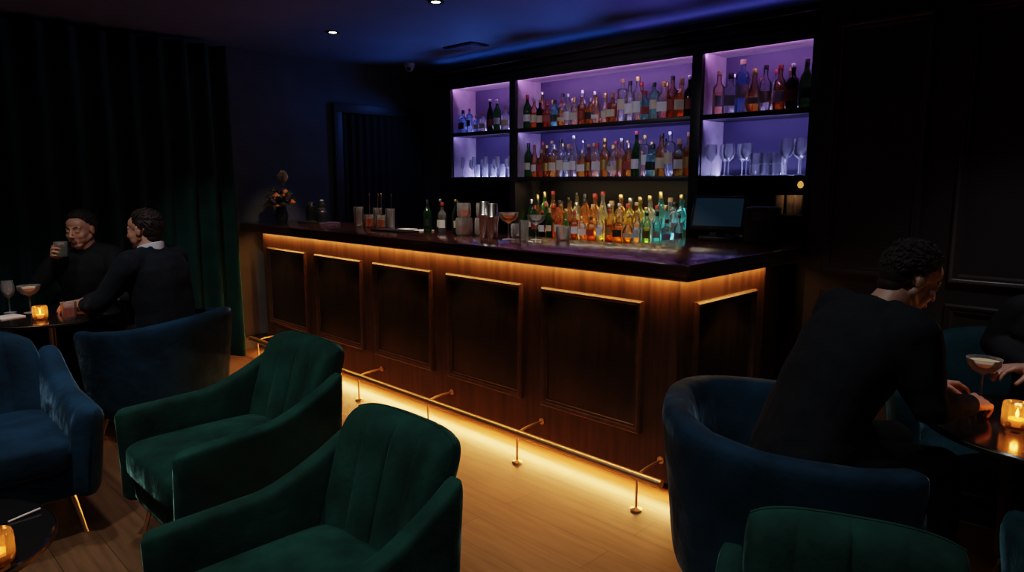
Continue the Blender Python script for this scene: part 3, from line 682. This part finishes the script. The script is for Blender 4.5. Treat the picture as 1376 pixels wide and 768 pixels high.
bm=bmesh.new(); tube(bm,[(0,0,0),(-.02,.085,.006)],.003,8); o=finish(bm,'drinking_straw',M_white,loc=(-2.417,.310,.504)); tag(o,'thin pale straw lying on the low table','straw')
# ------------------------------------------------------------------ people
def remeshed(bm,name,mat,parent,voxel=.005,smooth=2,disp=0,dscale=.12):
    bmesh.ops.recalc_face_normals(bm,faces=bm.faces[:])
    me=bpy.data.meshes.new(name+'_src'); bm.to_mesh(me); bm.free()
    o=bpy.data.objects.new(name+'_src',me); COL.objects.link(o)
    r=o.modifiers.new('r','REMESH'); r.mode='VOXEL'; r.voxel_size=voxel; r.use_smooth_shade=True
    s=o.modifiers.new('s','SMOOTH'); s.iterations=smooth; s.factor=.5
    if disp:
        tx=bpy.data.textures.new('folds','CLOUDS'); tx.noise_scale=dscale; tx.noise_depth=1
        d=o.modifiers.new('d','DISPLACE'); d.texture=tx; d.strength=disp; d.mid_level=.5
    dg=bpy.context.evaluated_depsgraph_get(); dg.update()
    m2=bpy.data.meshes.new_from_object(o.evaluated_get(dg)); m2.name=name
    bpy.data.objects.remove(o)
    for p in m2.polygons: p.use_smooth=True
    m2.materials.clear(); m2.materials.append(mat)
    return mk(name,m2,parent)
def add_hand(bm,wrist,d,n,right,curl,spread=1.0,tin=.4):
    wrist=V(wrist); d=V(d).normalized(); n=V(n); n=(n-d*n.dot(d)).normalized(); s=d.cross(n); th=-s if right else s
    offs=(.030,.010,-.010,-.029); L=(.072,.080,.074,.058); bl=(.088,.091,.087,.080)
    for i in range(4):
        b=wrist+d*bl[i]+th*offs[i]
        capsule(bm,wrist+d*.012+th*offs[i]*.55,.0155,b,.0118,10)
        a=0; p=b; r=.0088
        for q,f in enumerate((.45,.31,.24)):
            a+=curl[q]*(1+.06*i)
            dirv=d*math.cos(a)-n*math.sin(a)+th*offs[i]*1.2*spread
            p2=p+dirv.normalized()*L[i]*f; capsule(bm,p,r,p2,r*.92,10); p=p2; r*=.93
    b=wrist+d*.022+th*.020-n*.004
    p1=b+(d*.62+th*.62-n*.30).normalized()*.046; p2=p1+(d*.80+th*(.35-tin*.5)-n*(.2+tin)).normalized()*.034; p3=p2+(d*.80+th*(.15-tin*.8)-n*(.25+tin)).normalized()*.026
    capsule(bm,b,.015,p1,.0115,10); capsule(bm,p1,.0112,p2,.0098,10); capsule(bm,p2,.0098,p3,.0085,10)
    ellip(bm,wrist+d*.045+th*.014-n*.010,(.026,.026,.013),seg=12,rg=8)
def person(label,loc,facing,S,head_yaw,head_pitch,arms,skin,jacket,hair='short',collar=None,knees=None,shw=.165,bulk=1.0):
    R=empty('person',(loc[0],loc[1],0),face_rot(facing)); tag(R,label,'person')
    X=V((1,0,0))
    pel,wa,ch,sh,ne,hd=[V(p) for p in S]
    HM=Matrix.Translation(hd)@Matrix.Rotation(head_yaw,4,'Z')@Matrix.Rotation(head_pitch,4,'X')
    H=lambda p:HM@V(p)
    def torso(bm,g,full=True):
        pts=[pel-V((0,0,.09)),pel,wa,ch,(ch+sh)/2,sh,sh.lerp(ne,.55),ne]
        W=[.13,.172,.150,.168,.178,.150,.085,.062]; D=[.10,.125,.108,.122,.118,.090,.066,.060]
        if full: pts+=[H((0,-.015,-.06))]; W+=[.055]; D+=[.058]
        rings=[]
        for i,p in enumerate(pts):
            t=(pts[min(i+1,len(pts)-1)]-pts[max(0,i-1)]).normalized(); w=t.cross(X).normalized()
            gg=g if i<6 else g*.55
            rings.append([p+X*(W[i]+gg)*sp(math.cos(2*math.pi*k/24),.9)+w*(D[i]+gg)*sp(math.sin(2*math.pi*k/24),.9) for k in range(24)])
        ring_loft(bm,rings)
        for sx in (-1,1): capsule(bm,ne+V((sx*.03,0,-.02)),.040+g*.5,sh+V((sx*shw*.92,0,.0)),.052+g*.7)
    knees=knees or [(-.13,.44,.52),(.13,.44,.52)]
    feet=[V((k[0]*1.05,k[1]+.02,.09)) for k in knees]
    bm=bmesh.new(); torso(bm,0)
    for sx,k,f in ((-1,knees[0],feet[0]),(1,knees[1],feet[1])):
        k=V(k); capsule(bm,pel+V((sx*.09,.02,-.01)),.088,k,.058); capsule(bm,k,.056,k.lerp(f,.35)+V((0,-.015,0)),.055); capsule(bm,k.lerp(f,.35)+V((0,-.015,0)),.055,f,.036)
        capsule(bm,f+V((0,-.02,-.04)),.036,f+V((0,.13,-.058)),.028)
    for a in arms:
        sx=1 if a['right'] else -1
        s=sh+V((sx*shw,0,-.005)); e=V(a['elbow']); w=V(a['wrist'])
        capsule(bm,s,.056,e,.042); capsule(bm,e,.042,e.lerp(w,.35),.041); capsule(bm,e.lerp(w,.35),.041,w,.026)
        add_hand(bm,w,a['d'],a['n'],a['right'],a['curl'],tin=a.get('tin',.4))
    r3=HM.to_3x3().to_4x4()
    def E(c,r): ellip(bm,H(c),r,r3,20,14)
    def C(a,ra,b,rb): capsule(bm,H(a),ra,H(b),rb,10)
    E((0,-.014,.033),(.074,.091,.082)); E((0,.022,-.015),(.061,.064,.086)); E((0,.052,-.090),(.026,.026,.019)); E((0,.040,.045),(.058,.044,.045))
    E((0,.045,-.058),(.038,.040,.040))
    for sx in (-1,1):
        C((sx*.054,.0,-.040),.018,(sx*.018,.058,-.090),.017); E((sx*.037,.054,-.026),(.025,.024,.028)); E((sx*.034,.045,-.050),(.024,.026,.030))
        E((sx*.076,-.008,-.002),(.008,.018,.028)); C((sx*.010,.080,.024),.009,(sx*.044,.069,.022),.008)
        E((sx*.010,.097,-.031),(.008,.009,.007)); C((sx*.075,.004,.018),.004,(sx*.081,-.014,.020),.004)
        E((sx*.031,.071,.003),(.017,.012,.012))
    C((0,.080,.018),.0075,(0,.102,-.022),.0095); E((0,.104,-.027),(.0095,.010,.0085))
    capsule(bm,H((0,-.02,-.05)),.054,ne,.058)
    remeshed(bm,'body',skin,R,.0042,5)
    for sx in (-1,1):
        bm=bmesh.new(); ellip(bm,(0,0,0),(.0100,.0100,.0042),None,14,10); e=finish(bm,'eye',M_eyew,parent=R,loc=H((sx*.030,.0748,.001))); e.rotation_euler=HM.to_euler()
        bm=bmesh.new(); ellip(bm,(0,.0070,0),(.0048,.0038,.0040),None,12,8); finish(bm,'iris',M_iris,parent=e)
    bm=bmesh.new()
    for sx in (-1,1): capsule(bm,H((sx*.020,.083,-.057)),.0035,H((0,.0905,-.0545)),.0055,8,2)
    capsule(bm,H((-.015,.084,-.0635)),.0050,H((.015,.084,-.0635)),.0050,8,2); ellip(bm,H((0,.086,-.064)),(.014,.007,.006),r3,12,8)
    remeshed(bm,'lips',M_lip,R,.0022,1)
    bm=bmesh.new(); rnd=random.Random(len(label))
    E2=lambda c,r: ellip(bm,H(c),r,r3,20,14)
    E2((0,-.026,.051),(.079,.088,.077))
    E2((0,-.050,.0),(.067,.062,.060)); E2((0,-.054,-.045),(.052,.040,.042))
    n=0
    while n<(1500 if hair=='curly' else 1500):
        q=V((rnd.gauss(0,1),rnd.gauss(0,1),rnd.gauss(0,1))).normalized()
        if q.z<-.62 or (q.y>.10 and q.z<.36) or (q.y>.45 and q.z<.54) or (abs(q.x)>.7 and q.z<.02 and q.y>-.35): continue
        n+=1
        p=V((q.x*.078,-.018+q.y*.092,.040+q.z*.085))
        if hair=='curly':
            # wavy locks: direction drifts smoothly over the scalp
            w1=math.sin(q.x*9+q.z*7)+.4*rnd.uniform(-1,1); fl=V((w1*.7,-.7,-.5 if q.z<.5 else .1)); L=rnd.uniform(.022,.036); up=rnd.uniform(.15,.40); ra=.0042
        else:
            fl=V((.5+rnd.uniform(-.35,.35),-.6+rnd.uniform(-.3,.3),-.15 if q.z>.3 else -1)); L=rnd.uniform(.02,.036); up=rnd.uniform(.10,.36); ra=.0034
        fl=(fl-q*fl.dot(q)).normalized()+q*up
        capsule(bm,H(p),ra,H(p+fl.normalized()*L),ra*.45,6,1)
    if hair=='long':
        for i in range(110):
            a=rnd.uniform(math.radians(150),math.radians(390)); x=.080*math.cos(a); y=-.02+.085*math.sin(a) if math.sin(a)<.2 else .0
            capsule(bm,H((x,y,.02)),.014,H((x*1.12,y-.01,-.10)),.014,6,1)
            capsule(bm,H((x*1.12,y-.01,-.10)),.014,H((x*1.05+rnd.uniform(-.01,.01),y-.02,-.22)),.006,6,1)
    for sx in (-1,1): capsule(bm,H((sx*.016,.087,.028)),.0030,H((sx*.034,.081,.031)),.0036,8,2); capsule(bm,H((sx*.034,.081,.031)),.0036,H((sx*.047,.071,.026)),.0022,8,2)
    remeshed(bm,'hair',M_hair,R,.0024,1)
    bm=bmesh.new(); torso(bm,.024*bulk,False)
    for a in arms:
        sx=1 if a['right'] else -1
        s=sh+V((sx*(shw+.004),0,-.006)); e=V(a['elbow']); w=V(a['wrist']); c=e.lerp(w,.90)
        capsule(bm,s,.070*bulk,e,.056); capsule(bm,e,.056,e.lerp(w,.4),.052); capsule(bm,e.lerp(w,.4),.052,c,.040)
    capsule(bm,ne+V((-.05,-.046,.014)),.018,ne+V((.05,-.046,.014)),.018)
    for sx in (-1,1):
        capsule(bm,ne+V((sx*.050,-.042,.012)),.018,ne+V((sx*.060,.030,-.030)),.014); capsule(bm,ne+V((sx*.060,.030,-.030)),.014,sh.lerp(ch,.3)+V((sx*.035,.095,0)),.010)
    ellip(bm,pel+V((0,-.01,-.02)),(.205,.165,.12))
    remeshed(bm,'jacket',jacket,R,.008,4,.022,.15)
    bm=bmesh.new()
    for sx,k,f in ((-1,knees[0],feet[0]),(1,knees[1],feet[1])):
        k=V(k); capsule(bm,pel+V((sx*.09,.02,-.01)),.102,k,.074); capsule(bm,k,.074,f+V((0,0,.02)),.056)
    ellip(bm,pel+V((0,0,-.05)),(.18,.13,.09))
    remeshed(bm,'trousers',M_trous,R,.009,3,.012,.09)
    for f in feet:
        bm=bmesh.new(); capsule(bm,f+V((0,-.03,-.045)),.042,f+V((0,.07,-.050)),.040); capsule(bm,f+V((0,.07,-.050)),.040,f+V((0,.15,-.060)),.028); capsule(bm,f,.045,f+V((0,-.02,-.045)),.042)
        remeshed(bm,'shoe',M_shoe,R,.007,2)
    if collar:
        bm=bmesh.new()
        rings=[]
        for zz,g in ((-.045,.018),(-.01,.016),(.034,.012),(.036,.006),(-.01,.006)):
            rings.append([ne+V(((.062+g)*math.cos(2*math.pi*k/28),(.062+g)*math.sin(2*math.pi*k/28)-.004,zz-.018*math.sin(2*math.pi*k/28))) for k in range(28)])
        ring_loft(bm,rings,cap=False); finish(bm,'shirt_collar',collar,parent=R)
    return R
D=math.radians
person('man in black jacket leaning forward on the table, hands together',(-.915,2.39),(.62,.78),
  [(0,-.03,.56),(0,.03,.72),(0,.12,.89),(0,.205,1.015),(0,.25,1.07),(0,.335,1.165)],D(-6),D(-26),
  [dict(right=True,elbow=(.25,.25,.79),wrist=(.16,.47,.765),d=(-.45,.9,-.05),n=(.3,.3,1),curl=(.5,.6,.4)),
   dict(right=False,elbow=(-.27,.36,.79),wrist=(-.13,.54,.755),d=(.25,1,-.05),n=(-.3,0,1),curl=(.45,.6,.45))],M_skin,M_jack,'curly',None,
  knees=[(-.12,.40,.54),(.14,.39,.54)],bulk=1.40,shw=.185)
person('person in navy jacket with white collar leaning on the table',(-4.43,1.45),(-.85,-.5),
  [(0,-.02,.55),(0,.0,.72),(0,.03,.90),(0,.06,1.03),(0,.075,1.09),(0,.11,1.205)],D(10),D(-4),
  [dict(right=True,elbow=(.27,.22,.79),wrist=(.10,.42,.765),d=(-.3,1,-.05),n=(.3,0,1),curl=(.4,.5,.4)),
   dict(right=False,elbow=(-.27,.22,.79),wrist=(-.16,.44,.765),d=(.2,1,-.05),n=(-.3,0,1),curl=(.4,.5,.4))],M_skin2,M_jack2,'short',M_shirtw,knees=[(-.13,.36,.52),(.13,.36,.52)],bulk=1.2,shw=.17)
person('person in black shirt drinking from a tumbler',(-5.24,1.28),(.74,-.67),
  [(0,-.02,.54),(0,.0,.70),(0,.03,.88),(0,.05,1.02),(0,.065,1.08),(0,.10,1.185)],D(-8),D(-6),
  [dict(right=True,elbow=(.27,.15,.83),wrist=(.112,.17,1.03),d=(-.08,.85,.35),n=(1,.1,.1),curl=(.55,.75,.6),tin=.5),
   dict(right=False,elbow=(-.27,.20,.80),wrist=(-.14,.40,.765),d=(.5,.9,-.05),n=(-.2,0,1),curl=(.4,.5,.4))],M_skin,M_shirtb,'short',None,knees=[(.02,.38,.52),(.26,.38,.52)])
person('person with long dark hair reaching for a cocktail glass',(-.33,3.44),(-.02,-1),
  [(0,-.02,.55),(0,.03,.71),(0,.07,.87),(0,.10,1.00),(0,.115,1.05),(0,.14,1.15)],D(-10),D(-10),
  [dict(right=True,elbow=(.23,.10,.84),wrist=(.08,.30,.815),d=(.62,.78,-.02),n=(.1,-.1,1),curl=(.25,.4,.35),tin=.3),
   dict(right=False,elbow=(-.26,.20,.80),wrist=(-.10,.42,.765),d=(.4,.9,-.05),n=(-.3,0,1),curl=(.4,.5,.4))],M_skin,M_shirtb,'long',None,shw=.15,knees=[(-.16,.36,.54),(.06,.34,.54)])
f=V((.74,-.67,0)).normalized(); r=V((f.y,-f.x,0)); base=V((-5.24,1.28,0))+r*.055+f*.240+V((0,0,1.030))
glass('tumbler',base.x,base.y,base.z,'short tumbler of green cocktail held to the lips',1,None,dr_g)
# ------------------------------------------------------------------ added fill downlights and bar beams
def fill_downlight(x,y,tgt,e,col=(1,.86,.72),ang=80,rad=.05):  # invented out-of-view downlight, fills lounge, curtain, bar and shelves
    downlight(x,y); spot('downlight_or_fill_beam',(x,y,CH-.03),tgt,e,col,ang,rad,.9)
fill_downlight(-2.7,.2,(-2.8,.95,.3),66,(.94,.97,1),75)
fill_downlight(-1.5,.2,(-1.6,.85,.3),46,(.94,.97,1),80)
fill_downlight(-3.6,.8,(-4.2,1.1,.6),60,(.95,.94,1),88)
fill_downlight(-1.1,1.75,(-1.05,2.0,.4),34,(.86,.94,1),80)
fill_downlight(-.2,.9,(-.4,1.2,.6),18,(.9,.97,1),80)
fill_downlight(-.3,2.9,(-.62,3.4,.75),38,(.92,.92,1),64)
fill_downlight(-4.4,1.2,(-5.7,2.45,.7),46,(.8,1,.92),34)
fill_downlight(-4.6,.4,(-4.92,.92,.7),24,(1,.88,.74),42)
fill_downlight(-2.9,1.7,(-3.6,3.3,1.35),46,(1,.90,.78),42)
fill_downlight(-2.9,2.2,(-3.6,4.5,1.75),56,(.90,.84,1),54)
for x in (-4.87,-3.6,-2.35): spot('downlight_or_fill_beam',(x,2.94,CH-.03),(x,3.12,1.1),68,(1,.84,.66),62,.03)
spot('downlight_or_fill_beam',(-4.87,2.94,CH-.03),(-5.75,2.95,1.3),24,(1,.74,.48),24,.03)  # extra warm beam added to brighten the flowers
w=bpy.data.worlds.new('world'); SC.world=w; w.use_nodes=True; w.node_tree.nodes['Background'].inputs[0].default_value=(.01,.015,.03,1); w.node_tree.nodes['Background'].inputs[1].default_value=.3
# ------------------------------------------------------------------ camera
cam=bpy.data.cameras.new('camera'); cam.lens=24.44; cam.sensor_width=36
co=bpy.data.objects.new('camera',cam); COL.objects.link(co); co.location=(0,0,1.5); co.rotation_euler=(math.radians(90-8.59),0,math.radians(45)); SC.camera=co
